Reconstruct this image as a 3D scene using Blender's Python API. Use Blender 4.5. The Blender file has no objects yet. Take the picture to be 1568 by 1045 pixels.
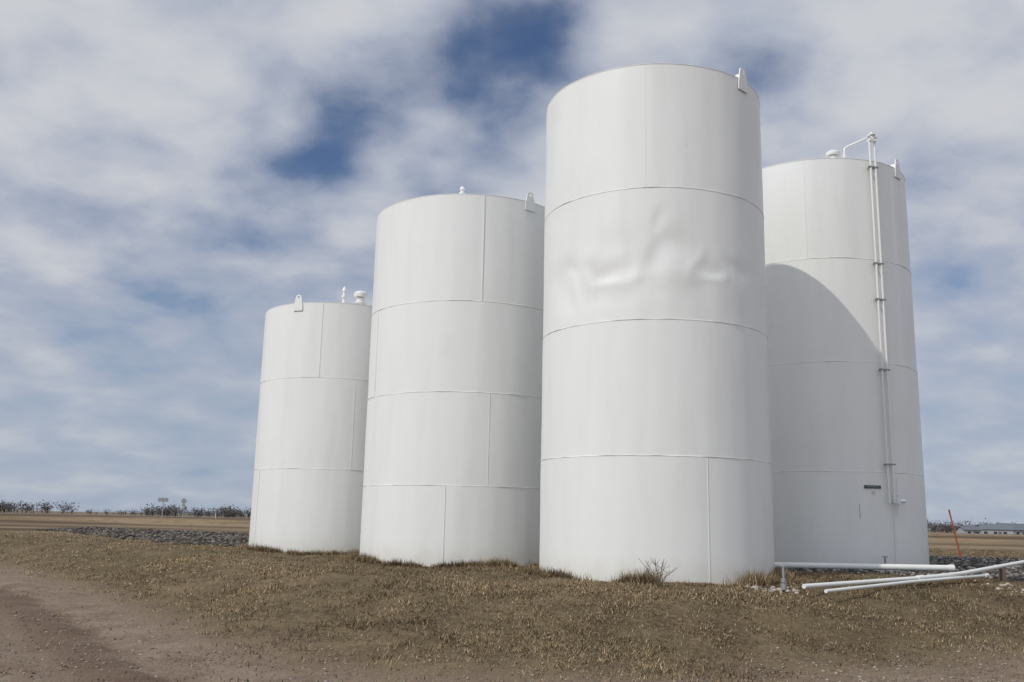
import bpy, math, random
import numpy as np
from mathutils import Vector, Matrix
random.seed(7); rng=np.random.default_rng(7)
S=bpy.context.scene
R=math.radians
SUN_AZ=230.0; SUN_EL=46.0

# ---------------------------------------------------------------- helpers
def mesh_obj(name,verts,faces,mats=(),parent=None,smooth=False,loc=None):
    me=bpy.data.meshes.new(name); me.from_pydata([tuple(v) for v in verts],[],[tuple(f) for f in faces]); me.update()
    for m in mats: me.materials.append(m)
    if smooth: me.polygons.foreach_set('use_smooth',[True]*len(me.polygons))
    o=bpy.data.objects.new(name,me); S.collection.objects.link(o)
    if loc is not None: o.location=loc
    if parent: o.parent=parent
    return o
def empty(name,loc=(0,0,0)):
    o=bpy.data.objects.new(name,None); S.collection.objects.link(o); o.location=loc; o.empty_display_size=.5; return o
class Geo:
    def __init__(s): s.v=[]; s.f=[]
    def box(s,c,size,M=None):
        b=len(s.v)
        for dz in(-.5,.5):
            for dx,dy in((-.5,-.5),(.5,-.5),(.5,.5),(-.5,.5)):
                p=Vector((dx*size[0],dy*size[1],dz*size[2]))
                if M is not None: p=M@p
                s.v.append(p+Vector(c))
        for f in((3,2,1,0),(4,5,6,7),(0,1,5,4),(1,2,6,5),(2,3,7,6),(3,0,4,7)): s.f.append([b+i for i in f])
    def tube(s,path,r,n=12,caps=True):
        pts=[Vector(p) for p in path]; rs=r if isinstance(r,(list,tuple)) else [r]*len(pts)
        b=len(s.v); prev=None
        for i,p in enumerate(pts):
            if i==0:t=pts[1]-p
            elif i==len(pts)-1:t=p-pts[i-1]
            else:t=(pts[i+1]-p).normalized()+(p-pts[i-1]).normalized()
            t.normalize()
            if prev is None:
                a=Vector((0,0,1)) if abs(t.z)<.9 else Vector((1,0,0)); prev=(a-t*a.dot(t)).normalized()
            else:
                prev=prev-t*prev.dot(t); prev.normalize()
            q=t.cross(prev)
            for k in range(n):
                an=2*math.pi*k/n; s.v.append(p+(prev*math.cos(an)+q*math.sin(an))*rs[i])
        for i in range(len(pts)-1):
            for k in range(n):
                k2=(k+1)%n; s.f.append([b+i*n+k,b+i*n+k2,b+(i+1)*n+k2,b+(i+1)*n+k])
        if caps:
            s.f.append([b+k for k in range(n)][::-1]); s.f.append([b+(len(pts)-1)*n+k for k in range(n)])
    def obj(s,name,mats=(),parent=None,smooth=False): return mesh_obj(name,s.v,s.f,mats,parent,smooth)
def autosmooth(o,ang=35):
    me=o.data
    me.polygons.foreach_set('use_smooth',[True]*len(me.polygons))
    try: me.set_sharp_from_angle(angle=R(ang))
    except Exception: pass
def vnoise(x,y,scale,seed=0):
    r=np.random.default_rng(seed+100); L=r.random((256,256))
    X=np.asarray(x,float)/scale+57.3; Y=np.asarray(y,float)/scale+31.7
    i=np.floor(X).astype(int); j=np.floor(Y).astype(int); fx=X-i; fy=Y-j
    fx=fx*fx*(3-2*fx); fy=fy*fy*(3-2*fy)
    a=L[i%256,j%256]; b=L[(i+1)%256,j%256]; c=L[i%256,(j+1)%256]; d=L[(i+1)%256,(j+1)%256]
    return (a*(1-fx)+b*fx)*(1-fy)+(c*(1-fx)+d*fx)*fy
def sst(t): t=np.clip(t,0,1); return t*t*(3-2*t)

# ---------------------------------------------------------------- materials
def newmat(name):
    m=bpy.data.materials.new(name); m.use_nodes=True; nt=m.node_tree; b=nt.nodes['Principled BSDF']; return m,nt,b
def N(nt,t,**k):
    n=nt.nodes.new(t)
    for a,v in k.items(): setattr(n,a,v)
    return n
def math_(nt,op,a,b=None,c=None,clamp=False):
    n=N(nt,'ShaderNodeMath',operation=op,use_clamp=clamp)
    for i,v in enumerate((a,b,c)):
        if v is None: continue
        if isinstance(v,(int,float)): n.inputs[i].default_value=v
        else: nt.links.new(v,n.inputs[i])
    return n.outputs[0]
def mixc(nt,f,a,b,mode='MIX'):
    n=N(nt,'ShaderNodeMix',data_type='RGBA',blend_type=mode)
    for s,v in((n.inputs[0],f),(n.inputs[6],a),(n.inputs[7],b)):
        if isinstance(v,(int,float)): s.default_value=v
        elif isinstance(v,(tuple,list)): s.default_value=(*v[:3],1)
        else: nt.links.new(v,s)
    return n.outputs[2]
def noise(nt,vec,scale,detail=4,rough=.55,dist=0.):
    n=N(nt,'ShaderNodeTexNoise'); n.inputs['Scale'].default_value=scale; n.inputs['Detail'].default_value=detail
    n.inputs['Roughness'].default_value=rough; n.inputs['Distortion'].default_value=dist
    if vec is not None: nt.links.new(vec,n.inputs['Vector'])
    return n.outputs['Fac']
def mrange(nt,v,a,b,c=0.,d=1.,smooth=True):
    n=N(nt,'ShaderNodeMapRange'); n.interpolation_type='SMOOTHSTEP' if smooth else 'LINEAR'
    nt.links.new(v,n.inputs[0])
    for i,x in zip((1,2,3,4),(a,b,c,d)): n.inputs[i].default_value=x
    return n.outputs[0]
def bump(nt,b,h,strength,dist):
    n=N(nt,'ShaderNodeBump'); n.inputs['Strength'].default_value=strength; n.inputs['Distance'].default_value=dist
    nt.links.new(h,n.inputs['Height']); nt.links.new(n.outputs[0],b.inputs['Normal'])

def white_paint(name,base=.78,dirt=True):
    m,nt,b=newmat(name)
    geo=N(nt,'ShaderNodeNewGeometry'); pos=geo.outputs['Position']
    mp=N(nt,'ShaderNodeMapping'); mp.inputs['Scale'].default_value=(1,1,.14); nt.links.new(pos,mp.inputs['Vector'])
    streak=noise(nt,mp.outputs[0],2.6,4,.55); blot=noise(nt,pos,.8,4,.6)
    c=mixc(nt,mrange(nt,streak,.42,.75),(base,base*1.003,base*.962),(base*.955,base*.955,base*.91))
    c=mixc(nt,mrange(nt,blot,.5,.8,0,.6),c,(base*.94,base*.937,base*.895))
    if dirt:
        sep=N(nt,'ShaderNodeSeparateXYZ'); nt.links.new(pos,sep.inputs[0])
        n2=noise(nt,pos,3.5,4,.65)
        low=math_(nt,'MULTIPLY',mrange(nt,math_(nt,'ADD',sep.outputs[2],math_(nt,'MULTIPLY',n2,-.6)),.2,.85,1,0),.42)
        c=mixc(nt,low,c,(.56,.51,.42))
        sp=noise(nt,pos,19,2,.5)
        c=mixc(nt,mrange(nt,sp,.76,.79,0,.5),c,(.42,.38,.33))
    nt.links.new(c,b.inputs['Base Color'])
    nt.links.new(mrange(nt,blot,.3,.7,.32,.44),b.inputs['Roughness'])
    b.inputs['IOR'].default_value=1.45
    return m
PAINT=white_paint('white_tank_paint'); PIPEW=white_paint('white_pipe_paint',.76,False)
def simple(name,col,rough=.6,metal=0,var=.25,sc=8):
    m,nt,b=newmat(name); tc=N(nt,'ShaderNodeNewGeometry')
    n=noise(nt,tc.outputs['Position'],sc,4,.6)
    c=mixc(nt,n,tuple(x*(1-var) for x in col),tuple(min(1,x*(1+var)) for x in col))
    nt.links.new(c,b.inputs['Base Color']); b.inputs['Roughness'].default_value=rough; b.inputs['Metallic'].default_value=metal
    return m
GALV=simple('galvanised_steel',(.33,.34,.35),.45,.4)
CLAMP=simple('grey_clamp',(.26,.26,.25),.5)
RUST=simple('faded_orange_paint',(.36,.075,.035),.7)
GREEN=simple('green_label',(.012,.055,.035),.4)
LABELW=simple('label_white',(.6,.6,.58),.4)
ASPH=simple('asphalt',(.19,.185,.18),.85)
YEL=simple('road_paint',(.55,.40,.05),.7)
BARK=simple('bare_twigs',(.105,.094,.088),.95,0,.3,.3)
ROOFM=simple('grey_blue_roof',(.12,.135,.155),.6)
WALLM=simple('house_siding',(.34,.34,.34),.7)
WINM=simple('window_glass',(.03,.035,.045),.15)
WOOD=simple('weathered_wood',(.14,.11,.085),.85)

def attrcol(name,rough=.9):
    m,nt,b=newmat(name); a=N(nt,'ShaderNodeAttribute'); a.attribute_name='Col'
    nt.links.new(a.outputs['Color'],b.inputs['Base Color']); b.inputs['Roughness'].default_value=rough
    b.inputs['Specular IOR Level'].default_value=.2
    return m
GRASSM=attrcol('dry_grass'); STONEM=attrcol('stones')

# ---------------------------------------------------------------- ground
BX=[-400,-60,-14,-9,-3.6,-1.4,1.5,7,14,60,400]; BY=[75,62,26.5,20.4,12.4,10.1,9.9,12.6,17.0,45,75]
def bound(x): return np.interp(x,BX,BY)
def wob(x,y): return (vnoise(x,y,2.6,1)-.5)*1.6+(vnoise(x,y,.8,2)-.5)*.7
GL=[(-3,30),(-10.5,37.5),(-22,50)]
def gravel_line(x,y):
    best=np.full(np.shape(x),1e9)
    for (ax,ay),(bx,by) in zip(GL[:-1],GL[1:]):
        dx,dy=bx-ax,by-ay; t=np.clip(((x-ax)*dx+(y-ay)*dy)/(dx*dx+dy*dy),0,1)
        best=np.minimum(best,np.hypot(x-ax-t*dx,y-ay-t*dy)*(1+.7*sst((-x-11)/12)))
    return best
def ground_h(x,y):
    x=np.asarray(x,float); y=np.asarray(y,float)
    s=y-bound(x)
    m=sst((s+.6)/6.4)
    h=.60*m+.15*sst((x-3.5)/3.5)*m*sst((y-14)/4)
    h=h*(1-.3*sst((y-45)/40))
    near=np.exp(-((x/45)**2+((y-15)/45)**2))
    h+=near*((vnoise(x,y,1.7,3)-.5)*.10+(vnoise(x,y,.5,4)-.5)*.06+(vnoise(x,y,5,5)-.5)*.12)
    d=gravel_line(x,y); h+=(.12+(vnoise(x,y,1.6,8)-.3)*.18)*sst(1-d/5.)
    for off in(2.2,4.0):
        h-=.05*np.exp(-((s+off)/.28)**2)
    e=sst(1-(np.abs(y-112)-6)/9.)
    h=h*(1-e)+1.22*e
    return h
def gravel_mask(x,y):
    a=sst(1-(gravel_line(x,y)-2.6)/2.6)
    b=sst((x-5.2)/1.2)*sst((y-18.3-.10*(x-5))/.8)*sst((30-y)/3)*sst((34-x)/5)
    return np.maximum(a,b)
def axis(lo,hi,step,far,near_k):
    c=[lo]; 
    while c[-1]<hi: c.append(c[-1]+step)
    while c[-1]<far:
        dd=c[-1]-hi; st=step+near_k*dd if dd<140 else (step+near_k*140)*(1+.12*(dd-140)/20)
        c.append(c[-1]+st)
    return c
xp=axis(0,16,.13,3500,.03); xs=np.array([-v for v in xp[::-1][:-1]]+xp)
yp=axis(7,24,.13,4500,.025); yn=axis(0,2,.8,300,.2)
ys=np.array([7-v for v in yn[::-1][:-1]]+yp)
X,Y=np.meshgrid(xs,ys); Z=ground_h(X,Y)
nx,ny=len(xs),len(ys)
co=np.stack([X.ravel(),Y.ravel(),Z.ravel()],1)
idx=np.arange(nx*ny).reshape(ny,nx)
fa=np.stack([idx[:-1,:-1],idx[:-1,1:],idx[1:,1:],idx[1:,:-1]],-1).reshape(-1,4)
def fast_mesh(name,co,faces,k,mats,cols=None,smooth=False):
    me=bpy.data.meshes.new(name); me.vertices.add(len(co)); me.vertices.foreach_set('co',co.astype(np.float32).ravel())
    nf=len(faces); me.loops.add(nf*k); me.polygons.add(nf)
    me.loops.foreach_set('vertex_index',faces.astype(np.int32).ravel())
    me.polygons.foreach_set('loop_start',np.arange(0,nf*k,k,dtype=np.int32))
    try: me.polygons.foreach_set('loop_total',np.full(nf,k,dtype=np.int32))
    except Exception: pass
    if smooth: me.polygons.foreach_set('use_smooth',np.ones(nf,dtype=bool))
    if cols is not None:
        a=me.attributes.new('Col','FLOAT_COLOR','POINT'); a.data.foreach_set('color',np.c_[cols,np.ones(len(cols))].astype(np.float32).ravel())
    for m in mats: me.materials.append(m)
    me.update(calc_edges=True); me.validate()
    o=bpy.data.objects.new(name,me); S.collection.objects.link(o); return o
gm,nt,b=newmat('ground_soil')
g=fast_mesh('ground',co,fa,4,[gm],smooth=True)
for nm,arr in(('road_d',(Y-bound(X)).ravel()),('gravel_m',gravel_mask(X,Y).ravel())):
    a=g.data.attributes.new(nm,'FLOAT','POINT'); a.data.foreach_set('value',arr.astype(np.float32))
geo=N(nt,'ShaderNodeNewGeometry'); P=geo.outputs['Position']
ard=N(nt,'ShaderNodeAttribute'); ard.attribute_name='road_d'; agr=N(nt,'ShaderNodeAttribute'); agr.attribute_name='gravel_m'
n_f=noise(nt,P,9,6,.65); n_m=noise(nt,P,1.3,4,.6); n_l=noise(nt,P,.25,3,.5); n_ff=noise(nt,P,45,3,.7)
# dirt
dirt=mixc(nt,mrange(nt,n_m,.3,.7),(.17,.116,.080),(.26,.195,.14))
dirt=mixc(nt,mrange(nt,n_f,.35,.7,0,.6),dirt,(.285,.225,.17))
rut=mrange(nt,math_(nt,'ABSOLUTE',math_(nt,'ADD',math_(nt,'ADD',ard.outputs['Fac'],3.0),math_(nt,'MULTIPLY',math_(nt,'SUBTRACT',n_m,.5),1.6))),.2,1.3,.6,0)
dirt=mixc(nt,rut,dirt,(.11,.066,.044))
vor=N(nt,'ShaderNodeTexVoronoi'); vor.inputs['Scale'].default_value=26; nt.links.new(P,vor.inputs['Vector'])
peb=mrange(nt,vor.outputs['Distance'],.12,.35,1,0)
dirt=mixc(nt,math_(nt,'MULTIPLY',peb,mrange(nt,n_m,.45,.65,0,.7)),dirt,(.33,.28,.23))
# thatch
gr=mixc(nt,mrange(nt,n_m,.32,.68),(.085,.060,.034),(.195,.143,.082))
gr=mixc(nt,mrange(nt,n_f,.4,.7,0,.7),gr,(.24,.18,.105))
gr=mixc(nt,mrange(nt,n_l,.4,.65,0,.4),gr,(.125,.098,.052))
gr=mixc(nt,mrange(nt,n_ff,.5,.75,0,.7),gr,(.042,.031,.020))
sepP=N(nt,'ShaderNodeSeparateXYZ'); nt.links.new(P,sepP.inputs[0])
mpf=N(nt,'ShaderNodeMapping'); mpf.inputs['Scale'].default_value=(.12,1,1); nt.links.new(P,mpf.inputs['Vector'])
band=noise(nt,mpf.outputs[0],.16,4,.6)
far=mixc(nt,mrange(nt,band,.40,.60),(.10,.068,.042),(.28,.205,.125))
farm=noise(nt,P,.9,5,.7); far=mixc(nt,mrange(nt,farm,.45,.7,0,.55),far,(.11,.078,.048))
gr=mixc(nt,mrange(nt,sepP.outputs[1],34,52),gr,far)
edge=math_(nt,'ADD',ard.outputs['Fac'],math_(nt,'ADD',math_(nt,'MULTIPLY',math_(nt,'SUBTRACT',n_m,.5),3.5),math_(nt,'MULTIPLY',math_(nt,'SUBTRACT',n_f,.5),1.6)))
col=mixc(nt,mrange(nt,edge,-.9,1.3),dirt,gr)
v2=N(nt,'ShaderNodeTexVoronoi'); v2.inputs['Scale'].default_value=11; nt.links.new(P,v2.inputs['Vector'])
vs=N(nt,'ShaderNodeSeparateColor'); nt.links.new(v2.outputs['Color'],vs.inputs[0])
grav=mixc(nt,vs.outputs[0],(.05,.045,.04),(.17,.15,.13)); 
grav=mixc(nt,mrange(nt,v2.outputs['Distance'],.3,.6,0,.7),grav,(.035,.03,.025))
col=mixc(nt,mrange(nt,math_(nt,'ADD',agr.outputs['Fac'],math_(nt,'MULTIPLY',math_(nt,'SUBTRACT',n_f,.5),.8)),.35,.65),col,grav)
nt.links.new(col,b.inputs['Base Color']); b.inputs['Roughness'].default_value=.95; b.inputs['Specular IOR Level'].default_value=.15
hh=math_(nt,'ADD',math_(nt,'ADD',n_f,math_(nt,'MULTIPLY',n_ff,.35)),math_(nt,'MULTIPLY',peb,.25))
bump(nt,b,hh,.9,.06)

# highway
hw=Geo(); 
def strip(G,y0,y1,z,x0=-3000,x1=3000):
    b0=len(G.v); G.v+= [Vector((x0,y0,z)),Vector((x1,y0,z)),Vector((x1,y1,z)),Vector((x0,y1,z))]; G.f.append([b0,b0+1,b0+2,b0+3])
hw.box((0,112,1.235),(6000,8,.05)); hwo=hw.obj('highway',[ASPH])
ln=Geo(); strip(ln,111.9,112.05,1.264); strip(ln,108.5,108.62,1.264); strip(ln,115.4,115.52,1.264); ln.obj('lane_markings',[YEL],hwo)

# ---------------------------------------------------------------- tanks
def pol(c,r,beta,z): a=R(beta); return Vector((c[0]+r*math.sin(a),c[1]+r*math.cos(a),z))
TANKS=dict(
 t1=dict(c=(-5.35,28.30),r=2.30,z=[.2,2.91,5.49,7.68],seams=[(0,233),(1,156.9),(2,182.8)],lug=201.9),
 t2=dict(c=(-1.14,23.77),r=2.53,z=[.2,2.36,4.51,6.68,9.33],seams=[(0,186.8),(1,165.1),(2,240),(3,170.75)],lug=143.6),
 t3=dict(c=(2.82,18.14),r=2.204,z=[.2,2.755,5.157,7.607,10.04],seams=[(0,164.5),(1,290),(2,300),(3,191.8)],lug=137.1),
 t4=dict(c=(7.67,22.80),r=2.26,z=[.2,2.83,5.29,7.72,10.16],seams=[(0,250),(1,110),(2,240),(3,202.1)],lug=136.6))
# buckled plate on the front tank: (offset metres right of centre line, z, sx, sz, amp, shear)
DENTS=[(-.78,6.12,.48,.22,-.032,.0),(-.70,5.88,.55,.10,.009,-.10),(-1.10,6.38,.16,.28,.010,.3),(-.12,6.20,.13,.40,.014,.35),
 (-.38,6.50,.22,.34,-.011,.1),(.10,7.02,.17,.24,-.018,0),(-.06,6.98,.11,.34,.007,0),(.16,6.35,.24,.42,-.020,.3),(.52,6.38,.22,.34,-.018,-.1),(.76,6.22,.12,.32,.011,.3),
 (.42,5.98,.40,.11,.008,.1),(1.02,6.20,.24,.20,-.027,0),(1.22,6.14,.12,.26,.009,0),(1.44,6.20,.18,.26,-.020,0),(1.0,5.95,.40,.10,.006,0),
 (-1.42,6.22,.22,.32,-.022,0),(-1.24,6.07,.11,.32,.009,-.2),(-1.66,5.78,.15,.38,-.020,-.2),(-1.45,5.7,.10,.3,.007,-.2),(-.2,5.66,.6,.18,-.009,0),(-1.0,5.6,.40,.20,-.009,0),(1.7,6.1,.18,.26,-.016,0)]
def make_tank(key,name='storage_tank'):
    T=TANKS[key]; cx,cy=T['c']; r=T['r']; zs=T['z']; dent=key=='t3'
    E=empty(name,(cx,cy,0)); seed=int(key[1])*11
    rows=[]
    def add(z,dr): rows.append((z,dr))
    for i in range(len(zs)-1):
        a,bz=zs[i],zs[i+1]
        if i>0:
            add(a-.007,.0);add(a-.004,.006);add(a+.003,.006);add(a+.006,.0);add(a+.02,0);add(a+.08,0)
            st=a+.12
        else: add(a,0); st=a+.1
        step=.05 if dent and i==2 else .14
        n=int((bz-.12-st)/step)
        for k in range(n+1): add(st+(bz-.12-st)*k/n,0)
        add(bz-.08,0);add(bz-.02,0)
    top=zs[-1]
    add(top-.012,0);add(top-.011,.006);add(top,.006);add(top+.001,-.02)
    n=384 if dent else 224
    rows=np.array(rows); th=np.arange(n)*2*math.pi/n
    ZZ,TT=np.meshgrid(rows[:,0],th,indexing='ij'); DR=np.repeat(rows[:,1:2],n,1)
    arc=TT*r; tier=np.searchsorted(np.array(zs[1:]),ZZ)
    per=np.round(2*math.pi*r/.9); 
    w=.0018*np.sin(TT*per+tier*1.7+ZZ*.25)+.0012*np.sin(TT*per*2+tier*2.9+1)+.0040*np.sin(TT*7+tier)+.007*(vnoise(arc,ZZ,1.1,seed)-.5)
    RR=r+DR+w
    if dent:
        cb=R(188.84); ang=(cb-TT+math.pi)%(2*math.pi)-math.pi
        off=r*np.sin(ang); front=np.cos(ang)>.2
        wx=(vnoise(off,ZZ,.45,5)-.5)*.22; wz=(vnoise(off,ZZ,.40,6)-.5)*.22
        D=np.zeros_like(ZZ)
        for (o,z,sx,sz,a,sh) in DENTS:
            dx=off+wx-o; dz=ZZ+wz-z; dx=dx-sh*dz
            D+=a*np.exp(-(dx/sx)**2-(dz/sz)**2)
        D+=(vnoise(off,ZZ,.50,9)-.5)*.036*np.exp(-((ZZ-6.25)/.65)**2)
        env=sst((ZZ-5.20)/.35)*sst((7.56-ZZ)/.3)*sst((np.cos(ang)-.2)/.35)
        RR+=D*env*front
    VX=RR*np.sin(TT); VY=RR*np.cos(TT)
    co=np.stack([VX,VY,ZZ],-1).reshape(-1,3); m=len(rows)
    id_=np.arange(m*n).reshape(m,n); nx_=np.roll(id_,-1,1)
    f=np.stack([id_[:-1],nx_[:-1],nx_[1:],id_[1:]],-1)[...,::-1].reshape(-1,4)
    ra=.15; apex=np.stack([ra*np.sin(th),ra*np.cos(th),np.full(n,top+.20)],-1)
    co=np.vstack([co,apex]); ia=np.arange(n)+m*n
    f=np.vstack([f,np.stack([id_[-1],ia,np.roll(ia,-1),nx_[-1]],-1)])
    o=fast_mesh('shell',co,f,4,[PAINT],smooth=True); o.parent=E; autosmooth(o,35)
    G=Geo()
    G.tube([(0,0,top+.17),(0,0,top+.26)],.17,24)
    for (i,be) in T['seams']:
        z0,z1=zs[i]+.012,zs[i+1]-.022
        M=Matrix.Rotation(-R(be),3,'Z')
        G.box(pol((0,0),r+.003,be,(z0+z1)/2),(.012,.017,z1-z0),M)
    G.obj('weld_seams_and_cap',[PAINT],E)
    for be in (T['lug'],T['lug']+180):
        L=Geo(); M=Matrix.Rotation(-R(be),3,'Z'); base=pol((0,0),r+.022,be,top)
        hb,ht=-.24,.14; wb,wt=.15,.10
        outer=[(-wb,hb),(wb,hb),(wb*.98,hb+.12),(wt,ht)]
        for k in range(1,12): 
            a=math.pi*k/12; outer.append((wt*math.cos(a),ht+.10*math.sin(a)))
        outer+=[(-wt,ht),(-wb*.98,hb+.12)]
        nh=28; hole=[(.042*math.cos(2*math.pi*k/nh),ht+.02+.042*math.sin(2*math.pi*k/nh)) for k in range(nh)]
        def ray(a):
            best=None; ox,oz=0,ht+.02; dx,dz=math.cos(a),math.sin(a)
            for (p,q) in zip(outer,outer[1:]+outer[:1]):
                ex,ez=q[0]-p[0],q[1]-p[1]; den=dx*ez-dz*ex
                if abs(den)<1e-9: continue
                t=((p[0]-ox)*ez-(p[1]-oz)*ex)/den; s_=((p[0]-ox)*dz-(p[1]-oz)*dx)/den
                if t>0 and -1e-6<=s_<=1+1e-6 and (best is None or t<best): best=t
            return (ox+dx*best,oz+dz*best)
        out=[ray(2*math.pi*k/nh) for k in range(nh)]
        for cxn,czn in((-wb,hb),(wb,hb),(wb*.98,hb+.12),(-wb*.98,hb+.12)):
            j=min(range(nh),key=lambda k:(out[k][0]-cxn)**2+(out[k][1]-czn)**2); out[j]=(cxn,czn)
        for yy in(-.011,.011):
            for p in hole+out: L.v.append(M@Vector((p[0],yy,p[1]))+base)
        for k in range(nh):
            k2=(k+1)%nh
            L.f.append([k,k2,nh+k2,nh+k]); L.f.append([2*nh+k2,2*nh+k,3*nh+k,3*nh+k2])
            L.f.append([nh+k,nh+k2,3*nh+k2,3*nh+k]); L.f.append([k2,k,2*nh+k,2*nh+k2])
        L.box(pol((0,0),r-.06,be,top+.07),(.02,.15,.14),M)
        L.obj('lifting_lug',[PAINT],E)
    return E
E1=make_tank('t1'); E2=make_tank('t2'); E3=make_tank('t3'); E4=make_tank('t4')

def vent(E,x,y,z,h,r,kind):
    G=Geo()
    if kind=='mush':
        G.tube([(x,y,z-.1),(x,y,z+h*.55)],r*.62,20)
        G.tube([(x,y,z+h*.25),(x,y,z+h*.32)],r*.85,20)
        G.tube([(x,y,z+h*.62),(x,y,z+h*.66),(x,y,z+h*.84),(x,y,z+h*.93),(x,y,z+h)],[r*.95,r,r*.98,r*.75,r*.12],20)
    else:
        G.tube([(x,y,z-.1),(x,y,z+h*.5)],r*.55,14)
        G.tube([(x,y,z+h*.42),(x,y,z+h*.5)],r,14)
        G.tube([(x,y,z+h*.5),(x,y,z+h*.7),(x,y,z+h*.74),(x,y,z+h*.9),(x,y,z+h)],[r*.6,r*.5,r*.8,r*.6,r*.1],14)
    o=G.obj('roof_vent',[PIPEW],E); autosmooth(o,40)
def toward(key,az,inset):
    T=TANKS[key]; return pol((0,0),T['r']-inset,az,0)
p=toward('t2',185,.55); vent(E2,p.x,p.y,9.36,.36,.085,'knob')
p=toward('t1',168,.45); vent(E1,p.x,p.y,7.70,.58,.085,'knob')
p=toward('t1',152,.55); vent(E1,p.x,p.y,7.70,.52,.20,'mush')
p=toward('t4',181,.45); vent(E4,p.x,p.y,10.18,.34,.17,'mush')
G=Geo(); a=pol((0,0),2.3,135,9.36); b_=pol((0,0),1.5,110,9.36)
G.tube([a,a+Vector((0,0,.26)),b_+Vector((0,0,.26)),b_],.02,8); o=G.obj('roof_rail',[PIPEW],E2)

# tank 4 : riser pipes, clamps, manifold, valve, label
G=Geo(); r4=2.26
for be,ra,zt in((163.4,.026,10.62),(160.0,.026,10.58)):
    st=r4+.11
    G.tube([pol((0,0),st,be,2.15),pol((0,0),st,be,6),pol((0,0),st,be,zt)],ra,12)
top4=pol((0,0),r4+.11,161.7,10.62); M4=Matrix.Rotation(-R(161.7),3,'Z')
G.box(top4,(.20,.10,.07),M4)
G.tube([top4,top4+Vector((0,0,.12))],.05,14)
G.tube([top4+Vector((0,0,.12)),top4+Vector((0,0,.15))],.085,14)
G.tube([top4+Vector((0,0,.15)),top4+Vector((0,0,.21))],.035,12)
G.tube([top4+M4@Vector((-.14,0,.08)),top4+M4@Vector((.14,0,.08))],.028,10)
q=pol((0,0),1.80,172,10.20)
G.tube([top4+Vector((-.02,.02,.10)),q+Vector((.10,0,.46)),q+Vector((.02,0,.40)),q+Vector((0,0,.30)),q],.024,12)
G.tube([q+Vector((0,0,.12)),q+Vector((0,0,.24))],.045,12)
o=G.obj('riser_pipes',[PIPEW],E4); autosmooth(o,40)
G=Geo()
for z in(3.0,5.12,6.75,7.60,9.95):
    for be in(163.4,160.0):
        G.tube([pol((0,0),r4-.02,be,z),pol((0,0),r4+.13,be,z)],.014,8)
    a=pol((0,0),r4+.11,165.0,z); b2=pol((0,0),r4+.11,158.4,z)
    G.box((a+b2)/2,(.27,.062,.03),Matrix.Rotation(-R(161.7),3,'Z'))
G.obj('pipe_clamps',[CLAMP],E4)
G=Geo(); vb=pol((0,0),r4+.14,158.2,2.20)
G.tube([vb+Vector((0,0,.50)),vb+Vector((0,0,-.30))],.020,10)
G.box(vb,(.13,.10,.11),Matrix.Rotation(-R(158),3,'Z'))
G.tube([vb,vb+Vector((.14,-.03,0))],.04,12); G.tube([vb+Vector((0,0,.12)),vb+Vector((0,0,.15))],.045,12)
G.tube([pol((0,0),r4-.02,158.2,2.20),vb],.025,10)
G.tube([pol((0,0),r4+.04,159.6,2.2),pol((0,0),r4+.04,159.6,.6)],.010,8)
o=G.obj('gauge_valve',[PIPEW],E4); autosmooth(o,40)
G=Geo(); M=Matrix.Rotation(-R(171.6),3,'Z'); G.box(pol((0,0),r4+.012,171.6,2.50),(.38,.02,.065),M); G.obj('placard',[GREEN],E4)
G=Geo(); 
for k in range(9): G.box(pol((0,0),r4+.0235,171.6,2.50)+M@Vector((-.14+.035*k,0,0)),(.014,.003,.016),M)
G.box(pol((0,0),r4+.010,171.0,2.38),(.07,.012,.08),M); G.obj('placard_lettering',[LABELW],E4)
G=Geo(); G.tube([pol((0,0),r4+.004,179.5,2.12),pol((0,0),r4+.004,179.5,1.80)],.005,6); G.obj('conduit',[CLAMP],E4)

# ---------------------------------------------------------------- pipes on the ground at right
def gh(x,y): return float(ground_h(x,y))
P_=empty('transfer_pipes',(7,18,.7)); 
def chp(name,paths):
    G=Geo()
    for pa,r in paths: G.tube([Vector(q)-P_.location for q in pa],r,16)
    o=G.obj(name,[PIPEW],P_); autosmooth(o,40)
chp('header_pipe',[([(4.4,19.2,.83),(9.0,19.35,.84)],.062),([(9.0,19.35,.84),(9.10,19.35,.84)],.074)])
chp('rising_pipe',[([(4.80,15.40,.66),(7.56,17.4,.73),(8.6,18.0,.80),(10.9,19.75,1.01),(16,24.2,1.28)],.038),([(7.48,17.34,.728),(7.64,17.46,.734)],.052)])
chp('drain_pipe',[([(5.0,14.95,.62),(7.3,17.0,.69),(9.35,18.55,.75)],.029),([(9.3,18.5,.75),(9.39,18.57,.752)],.040)])
G=Geo(); L0=P_.location
for (x,y,z0,h) in((4.62,15.9,.55,.40),(8.05,20.2,.72,.30)):
    c=Vector((x,y,z0))-L0
    G.tube([c,c+Vector((0,0,h))],.022,10); G.tube([c+Vector((0,0,h*.35)),c+Vector((0,0,h*.5))],.045,12)
    G.tube([c+Vector((-.06,0,h)),c+Vector((.06,0,h))],.013,8)
    G.tube([c+Vector((0,0,.02)),c+Vector((0,0,.12))],.055,12)
o=G.obj('valve_stem',[GALV],P_); autosmooth(o,40)
G=Geo()
for (x,y,zt) in((6.2,19.24,.76),(8.4,19.33,.77),(9.9,18.99,.87),(12.2,20.9,1.03)):
    z0=gh(x,y)-.1; 
    if zt>z0: G.box(Vector((x,y,(z0+zt)/2))-L0,(.09,.13,zt-z0))
G.obj('pipe_support',[WOOD],P_)

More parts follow.
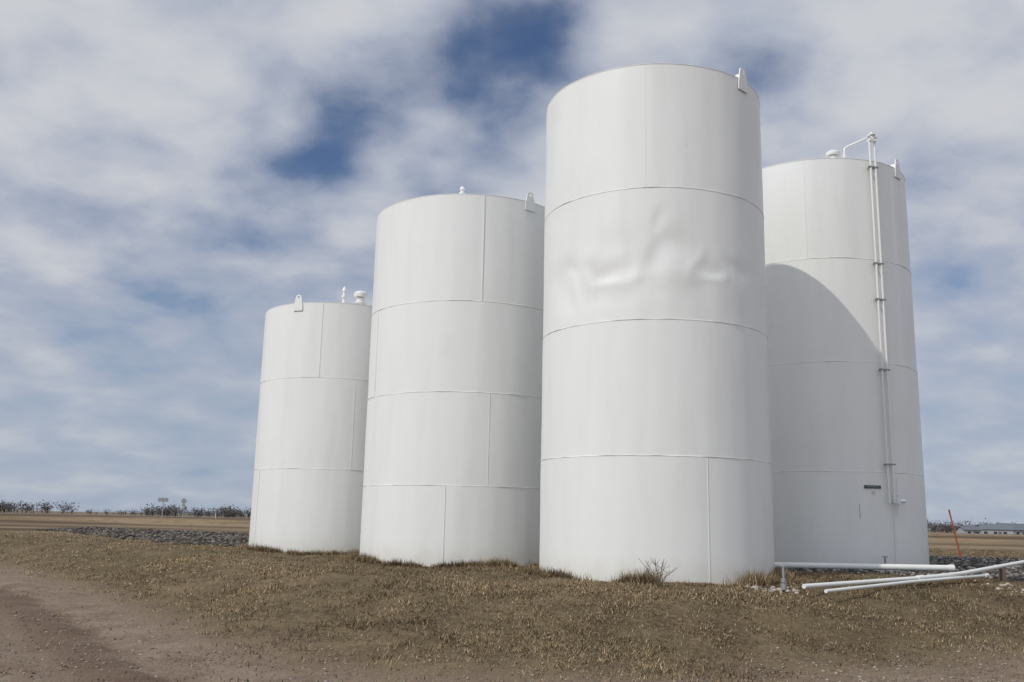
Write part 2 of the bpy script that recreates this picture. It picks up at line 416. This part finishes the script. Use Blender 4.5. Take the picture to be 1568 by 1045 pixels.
# marker pole
G=Geo(); b0=Vector((14.9,31.1,gh(14.9,31.1)-.1)); tp=b0+Vector((-.30,0,1.62))
G.tube([b0,tp],.026,8); G.tube([tp-Vector((-.02,0,.10)),tp],.032,8); G.tube([b0,b0+Vector((-.045,0,.25))],.045,8)
G.obj('marker_pole',[RUST])

# ---------------------------------------------------------------- road signs
def sign(x,y,kind):
    z=gh(x,y); E=empty('traffic_sign',(x,y,z)); G=Geo()
    G.box((0,0,.95),(.08,.05,2.1)); G.obj('post',[GALV],E)
    G=Geo()
    if kind=='rect':
        G.box((0,-.05,1.95),(1.1,.02,.42)); G.box((0,-.035,1.85),(.9,.02,.04)); G.box((0,-.035,2.05),(.9,.02,.04))
    else:
        G.tube([(0,-.06,1.85),(0,-.04,1.85)],.30,8); G.box((0,-.05,1.40),(.4,.02,.22))
    G.obj('sign_plate',[CLAMP],E)
sign(-38.2,104,'rect'); sign(-35.9,104,'oct')
G=Geo(); 
G.tube([(-32.6,105,1.1),(-32.6,105,1.75)],.05,8); G.tube([(-32.6,105,1.75),(-32.6,105,1.8)],.06,8); G.obj('delineator_post',[LABELW])

# ---------------------------------------------------------------- distant trees (bare)
V=[];F=[]
def tree_geo(x,y,z,h,w,k):
    def tri(c,s):
        a=rng.normal(size=3); a/=np.linalg.norm(a); b=rng.normal(size=3); b/=np.linalg.norm(b)
        i=len(V); V.extend([c,c+a*s,c+b*s*.5]); F.append([i,i+1,i+2])
    base=np.array([x,y,z]); nb=int(rng.integers(5,9))
    def limb(p,q,r):
        i=len(V); d=np.array([1.,0,0])*r; e=np.array([0,1.,0])*r
        V.extend([p-d,p+d,q+d*.4,q-d*.4,p-e,p+e,q+e*.4,q-e*.4]); F.append([i,i+1,i+2,i+3]); F.append([i+4,i+5,i+6,i+7])
    limb(base,base+[0,0,h*.5],.03*h)
    for j in range(nb):
        a=rng.random()*6.28; rr=w*.5*math.sqrt(rng.random()); top=base+[rr*math.cos(a),rr*math.sin(a),h*(.5+.45*rng.random()*(1-rr/w*.8))]
        s=base+[0,0,h*(.08+.2*rng.random())]; limb(s,top,.014*h)
        for t in range(k//nb):
            c=s+(top-s)*(.15+.9*rng.random())+rng.normal(size=3)*np.array([w,w,h])*.10
            c[2]=max(c[2],z+.1); tri(c,h*.15*(.5+rng.random()))
def row(x0,x1,y,n,h0,h1,k=110):
    for i in range(n):
        x=x0+(x1-x0)*rng.random(); hh=h0+(h1-h0)*rng.random()**1.5
        tree_geo(x,y+rng.normal()*12,.4,hh,hh*(1.2+.7*rng.random()),k)
row(-300,-190,400,100,4.2,6.4,90); row(-188,-150,430,28,2.4,3.4,50); row(-148,-132,390,22,4.0,5.8,90); row(-132,-118,400,14,3.2,4.4,70); row(-122,-100,395,26,4.0,6.0,90)
row(-220,-95,520,34,3,4.2,40); row(-95,170,430,50,3,5.5,40); row(172,190,400,18,4.6,6.2,80); row(190,215,420,18,3.8,5.2,70); row(205,300,430,60,4.4,7.4,80)
mesh_obj('distant_tree_row',V,F,[BARK])

# ---------------------------------------------------------------- distant farm houses (on lower land past the road)
def house(name,x,y,w,d,h,rh,rot):
    E=empty(name,(x,y,-.6)); E.rotation_euler=(0,0,R(rot))
    G=Geo(); G.box((0,0,h/2),(w,d,h)); i=len(G.v)
    G.v+=[Vector(q) for q in((-w/2,-d/2,h),(-w/2,d/2,h),(-w/2,0,h+rh),(w/2,-d/2,h),(w/2,d/2,h),(w/2,0,h+rh))]
    G.f+=[[i,i+1,i+2],[i+4,i+3,i+5]]; G.obj('walls',[WALLM],E)
    G=Geo(); L=math.hypot(d/2,rh)+.5; an=math.atan2(rh,d/2)
    for s in(-1,1):
        M=Matrix.Rotation(-s*an,3,'X'); G.box((0,s*d/4*1.05,h+rh/2+.08),(w+.8,L,.15),M)
    G.obj('roof',[ROOFM],E)
    G=Geo()
    for k in range(int(w//3)): G.box((-w/2+1.6+3*k,-d/2-.03,h*.55),(1.1,.06,1.1))
    G.obj('windows',[WINM],E)
    G=Geo(); G.box((w*.1,-d/2-.04,1.05),(1,.08,2.1)); G.obj('door',[WOOD],E)
house('farm_house',171,330,10,7,2.7,1.7,-25); house('farm_house',182,340,12,8,2.7,2.1,15); house('farm_house',197,335,13,8,2.7,2.2,-5); house('metal_shed',159,325,6,5,2.4,1.1,5)
for (x,y,h) in((176,300,9.5),(214,310,10.),(250,330,10)):
    G=Geo(); G.tube([(0,0,0),(0,0,h)],[.16,.11],8); G.box((0,0,h-.6),(2.2,.12,.12)); G.box((0,0,h-1.4),(1.6,.1,.1)); o=G.obj('utility_pole',[WOOD]); o.location=(x,y,-2.6)

# ---------------------------------------------------------------- dry grass
tanks=[(T['c'],T['r']) for T in TANKS.values()]
def outside(x,y,m=.02):
    ok=np.ones(len(x),bool)
    for (c,r) in tanks: ok&=np.hypot(x-c[0],y-c[1])>r+m
    return ok
def scatter(n,dmin,dmax,amin,amax):
    d=dmin*(dmax/dmin)**rng.random(n)
    a=np.radians(amin+(amax-amin)*rng.random(n)); return d*np.sin(a),d*np.cos(a),d
tx,ty,td=scatter(78000,8.5,48,-36,36)
s=ty-bound(tx)+wob(tx,ty)*1.3
den=sst((s+1.0)/3.0)*.96+.04
den*=.15+.85*sst((vnoise(tx,ty,1.3,21)*.5+vnoise(tx,ty,.35,22)*.5-.25)/.4)
keep=(rng.random(len(tx))<den)&outside(tx,ty)&(gravel_mask(tx,ty)<.4)
tx,ty,td=tx[keep],ty[keep],td[keep]
ex=[];ey=[]
for key,(c,r) in zip(TANKS,tanks):
    if key=='t4': continue
    n=1500; be=np.radians(110+170*rng.random(n)); rr=r+.03+.25*rng.random(n)**2
    ex.append(c[0]+rr*np.sin(be)); ey.append(c[1]+rr*np.cos(be))
ex=np.concatenate(ex); ey=np.concatenate(ey); kk=outside(ex,ey,.01)&(vnoise(ex,ey,.4,31)>.38); ex,ey=ex[kk],ey[kk]
nb0=len(tx); tx=np.r_[tx,ex]; ty=np.r_[ty,ey]; td=np.hypot(tx,ty)
tall=np.r_[np.zeros(nb0),np.ones(len(ex))]
K=9
bx=np.repeat(tx,K); by=np.repeat(ty,K); bt=np.repeat(tall,K); bd=np.repeat(td,K); nB=len(bx)
bz=np.repeat(ground_h(tx,ty),K)
hscale=np.repeat(.011+.013*rng.random(len(tx))**2+.014*sst((vnoise(tx,ty,.6,23)-.6)/.3),K)*(1+1.7*bt)
bx=bx+rng.normal(size=nB)*.07; by=by+rng.normal(size=nB)*.07
okb=outside(bx,by,.004); 
bx,by,bz,hscale,bt,bd=[q[okb] for q in(bx,by,bz,hscale,bt,bd)]; tid=np.repeat(np.arange(len(tx)),K)[okb]; nB=len(bx)
az=rng.random(nB)*2*np.pi; lean=.6+rng.random(nB)*.95-.35*bt; hl=hscale*(.6+1.0*rng.random(nB))*2.6
wd=.0025+.003*rng.random(nB)+.00020*bd
dx,dy=np.cos(az),np.sin(az); px,py=-dy,dx
root=np.stack([bx,by,bz-.006],1); wv=np.stack([px*wd,py*wd,0*wd],1)
tip=root+np.stack([dx*np.sin(lean)*hl,dy*np.sin(lean)*hl,np.cos(lean)*hl+.006],1)
co=np.empty((nB,3,3)); co[:,0]=root-wv; co[:,1]=root+wv; co[:,2]=tip
pal=np.array([(.275,.203,.120),(.205,.148,.084),(.12,.085,.048),(.39,.315,.205),(.15,.122,.062)])
wts=np.array([.30,.32,.24,.07,.07]); tc=rng.choice(5,len(tx),p=wts); bc=np.where(rng.random(nB)<.45,tc[tid],rng.choice(5,nB,p=wts))
clump_shade=vnoise(bx,by,.35,43)  # dark shadows between clumps, put into the blade colour as noise
cols=pal[bc]*(.75+.5*rng.random((nB,1)))*(.42+.5*vnoise(bx,by,1.7,41)+.3*vnoise(bx,by,.7,42)+.38*clump_shade)[:,None]
cols*=(1+.28*sst((-bx-1)/8)*sst((by-14)/6))[:,None]
cols=np.repeat(cols,3,0)
fast_mesh('dry_grass',co.reshape(-1,3),np.arange(nB*3).reshape(-1,3),3,[GRASSM],cols)

# ---------------------------------------------------------------- gravel
def stones(name,x,y,size,pal,squash=.65):
    n=len(x); z=ground_h(x,y)
    base=np.array([(1,0,0),(0,1,0),(-1,0,0),(0,-1,0),(0,0,1),(0,0,-1),(.6,.6,.55),(-.6,.6,.55),(-.6,-.6,.55),(.6,-.6,.55)],float)
    F=np.array([(0,6,4),(6,1,4),(1,7,4),(7,2,4),(2,8,4),(8,3,4),(3,9,4),(9,0,4),(0,1,6),(1,2,7),(2,3,8),(3,0,9),(1,0,5),(2,1,5),(3,2,5),(0,3,5)]); nv=len(base)
    v=base[None]*(1+.45*(rng.random((n,nv,1))-.5)); v=v*size[:,None,None]; v[:,:,2]*=squash
    v[:,:,0]*=(.8+.6*rng.random((n,1)))
    a=rng.random(n)*6.28; c,s_=np.cos(a)[:,None],np.sin(a)[:,None]
    vx=v[:,:,0]*c-v[:,:,1]*s_; vy=v[:,:,0]*s_+v[:,:,1]*c
    v=np.stack([vx+x[:,None],vy+y[:,None],v[:,:,2]+(z+size*.12)[:,None]],-1)
    f=(F[None]+np.arange(n)[:,None,None]*nv).reshape(-1,3)
    pc=np.array(pal)[rng.integers(0,len(pal),n)]*(.7+.6*rng.random((n,1)))
    return fast_mesh(name,v.reshape(-1,3),f,3,[STONEM],np.repeat(pc,nv,0))
gx,gy,gd=scatter(46000,8.5,24,-36,36); s=gy-bound(gx)+wob(gx,gy)*1.3
kp=(rng.random(len(gx))<(sst((1.2-s)/2.2)*(.15+.85*sst((vnoise(gx,gy,1.2,51)-.35)/.4))*(.45+.55*sst((gx+1)/4))+.004))&outside(gx,gy)
gx,gy=gx[kp],gy[kp]; stones('gravel',gx,gy,.005+.019*rng.random(len(gx))**2.5,[(.27,.225,.175),(.22,.175,.135),(.34,.29,.24),(.16,.125,.095)])
gx=-30+34*rng.random(80000); gy=26+32*rng.random(80000); kp=(gravel_line(gx,gy)<5.0*rng.random(80000)**.6)&outside(gx,gy,.1); gx,gy=gx[kp],gy[kp]
stones('gravel',gx,gy,.03+.065*rng.random(len(gx))**1.5,[(.07,.060,.050),(.11,.095,.08),(.17,.15,.13),(.045,.038,.032)],.8)
gx=5+20*rng.random(16000); gy=17.5+13*rng.random(16000); kp=(gravel_mask(gx,gy)>.35)&outside(gx,gy); gx,gy=gx[kp],gy[kp]
stones('gravel',gx,gy,.02+.05*rng.random(len(gx))**2,[(.11,.10,.09),(.18,.165,.15),(.28,.26,.23),(.06,.055,.05)],.8)
q=np.array([(4.0+.9*rng.random(),15.75+.45*rng.random()) for _ in range(60)]+[(9.0+1.6*rng.random(),17.6+.9*rng.random()) for _ in range(34)]); 
kp=outside(q[:,0],q[:,1],.03); q=q[kp]
stones('limestone_rubble',q[:,0],q[:,1],.02+.055*rng.random(len(q))**2,[(.40,.35,.29),(.32,.27,.22),(.46,.42,.36)],.7)

# bare weed in front of the front tank
G=Geo(); wx,wy=2.42,15.2; wz=gh(wx,wy)
for k in range(11):
    a=rng.random()*6.28; sp=.05+.30*rng.random(); h=.20+.26*rng.random()
    p0=Vector((wx,wy,wz)); p1=p0+Vector((math.cos(a)*sp*.4,math.sin(a)*sp*.4,h*.5)); p2=p0+Vector((math.cos(a)*sp,math.sin(a)*sp,h))
    G.tube([p0,p1,p2],[.006,.0045,.003],5)
    for j in range(3):
        t=.4+.5*rng.random(); m=p0.lerp(p2,t); G.tube([m,m+Vector((rng.normal()*.06,rng.normal()*.06,.05+.05*rng.random()))],[.004,.002],4)
G.obj('bare_weed',[WOOD])

# ---------------------------------------------------------------- sky
W=bpy.data.worlds.new('World'); S.world=W; W.use_nodes=True; nt=W.node_tree; bg=nt.nodes['Background']
tc=N(nt,'ShaderNodeTexCoord'); nv=N(nt,'ShaderNodeVectorMath',operation='NORMALIZE'); nt.links.new(tc.outputs['Generated'],nv.inputs[0]); DIR=nv.outputs[0]
sky=N(nt,'ShaderNodeTexSky'); sky.sky_type='NISHITA'; sky.sun_disc=False; sky.sun_elevation=R(SUN_EL); sky.sun_rotation=R(SUN_AZ)
sky.air_density=1.0; sky.dust_density=.6; sky.ozone_density=1.6
sp=N(nt,'ShaderNodeSeparateXYZ'); nt.links.new(DIR,sp.inputs[0])
zc=math_(nt,'ADD',math_(nt,'MAXIMUM',sp.outputs[2],0.),.30)
cb=N(nt,'ShaderNodeCombineXYZ'); nt.links.new(math_(nt,'DIVIDE',sp.outputs[0],zc),cb.inputs[0]); nt.links.new(math_(nt,'DIVIDE',sp.outputs[1],zc),cb.inputs[1])
CP=cb.outputs[0]
n1=noise(nt,CP,5.2,8,.50,.1); n2=noise(nt,CP,1.7,3,.5,.2)
def spot(d,rad,w):
    v=N(nt,'ShaderNodeVectorMath',operation='DISTANCE'); nt.links.new(DIR,v.inputs[0]); v.inputs[1].default_value=Vector(d).normalized()
    return math_(nt,'MULTIPLY',mrange(nt,v.outputs['Value'],0,rad,1,0),w)
den=math_(nt,'ADD',math_(nt,'MULTIPLY',math_(nt,'SUBTRACT',n1,.5),1.75),math_(nt,'MULTIPLY',math_(nt,'SUBTRACT',n2,.5),.4))
den=math_(nt,'ADD',den,.76)
for d,r_,w in(((-.016,.929,.463),.13,-.62),((-.122,.929,.46),.11,-.34),((-.205,.936,.42),.12,-.34),((.045,.919,.52),.08,-.30),((-.235,.946,.375),.10,-.28),((-.063,.9465,.371),.08,-.20),((-.16,.89,.55),.16,.18),
              ((.28,.922,.496),.08,-.26),((.453,.95,.355),.14,-.26),((-.40,.96,.30),.22,-.14),((-.3,1.0,.16),.35,-.20),((.5,1,.2),.2,-.14),
              ((-.45,.9,.5),.32,.24),((.4,.9,.55),.22,.22),((.55,.9,.47),.2,.30),((-.15,.94,.37),.06,.30),((.03,.94,.40),.06,.26),((-.24,.94,.41),.045,.26),((-.09,.93,.43),.04,.26)):
    den=math_(nt,'ADD',den,spot(d,r_,w))
cov=mrange(nt,den,.18,.80)
base=mixc(nt,1.0,sky.outputs[0],(.52,.63,.80),'MULTIPLY')
hz=mrange(nt,sp.outputs[2],-.02,.40,1,0)
base=mixc(nt,math_(nt,'MULTIPLY',hz,.9),base,(3.0,3.95,5.3))
veil=mrange(nt,den,-.05,.45,.03,.30)
base=mixc(nt,veil,base,(5.2,5.55,6.3))
ccol=mixc(nt,mrange(nt,den,.60,1.15),(4.6,5.0,5.95),(6.4,6.55,6.9))
skyc=mixc(nt,math_(nt,'MULTIPLY',cov,mrange(nt,sp.outputs[2],0,.30,.55,.96)),base,ccol)
# thin cloud around the (veiled) sun, out of view, brightened to add soft light
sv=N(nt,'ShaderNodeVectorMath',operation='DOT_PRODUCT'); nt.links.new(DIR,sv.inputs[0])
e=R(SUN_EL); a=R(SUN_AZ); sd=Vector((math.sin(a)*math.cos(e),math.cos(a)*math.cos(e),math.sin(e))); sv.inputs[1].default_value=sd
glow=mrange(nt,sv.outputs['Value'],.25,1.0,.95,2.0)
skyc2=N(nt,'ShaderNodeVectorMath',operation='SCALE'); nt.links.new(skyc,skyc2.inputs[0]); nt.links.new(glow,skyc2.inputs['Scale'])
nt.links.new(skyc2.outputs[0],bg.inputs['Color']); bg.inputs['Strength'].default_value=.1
try:
    W.cycles.sampling_method='MANUAL'; W.cycles.sample_map_resolution=512
except Exception: pass

sun=bpy.data.lights.new('sun','SUN'); sun.energy=2.0; sun.angle=R(.6); sun.color=(1,.955,.86)
so=bpy.data.objects.new('sun',sun); S.collection.objects.link(so)
so.rotation_euler=(-sd).to_track_quat('-Z','Y').to_euler(); so.location=(-20,-20,40)

# ---------------------------------------------------------------- camera
cam=bpy.data.cameras.new('camera'); co_=bpy.data.objects.new('camera',cam); S.collection.objects.link(co_); S.camera=co_
cam.sensor_width=36; cam.lens=1416/1568*36; cam.clip_end=8000; cam.clip_start=.1
pt=R(11.0); rho=.0215
F_=Vector((0,math.cos(pt),math.sin(pt))); U0=Vector((0,-math.sin(pt),math.cos(pt))); R0=Vector((1,0,0))
Rr=R0*math.cos(rho)+U0*math.sin(rho); Ur=U0*math.cos(rho)-R0*math.sin(rho)
M=Matrix((( Rr.x,Ur.x,-F_.x,0),(Rr.y,Ur.y,-F_.y,0),(Rr.z,Ur.z,-F_.z,1.6),(0,0,0,1)))
co_.matrix_world=M
S.view_settings.view_transform='Standard'; S.view_settings.look='None'; S.view_settings.exposure=0
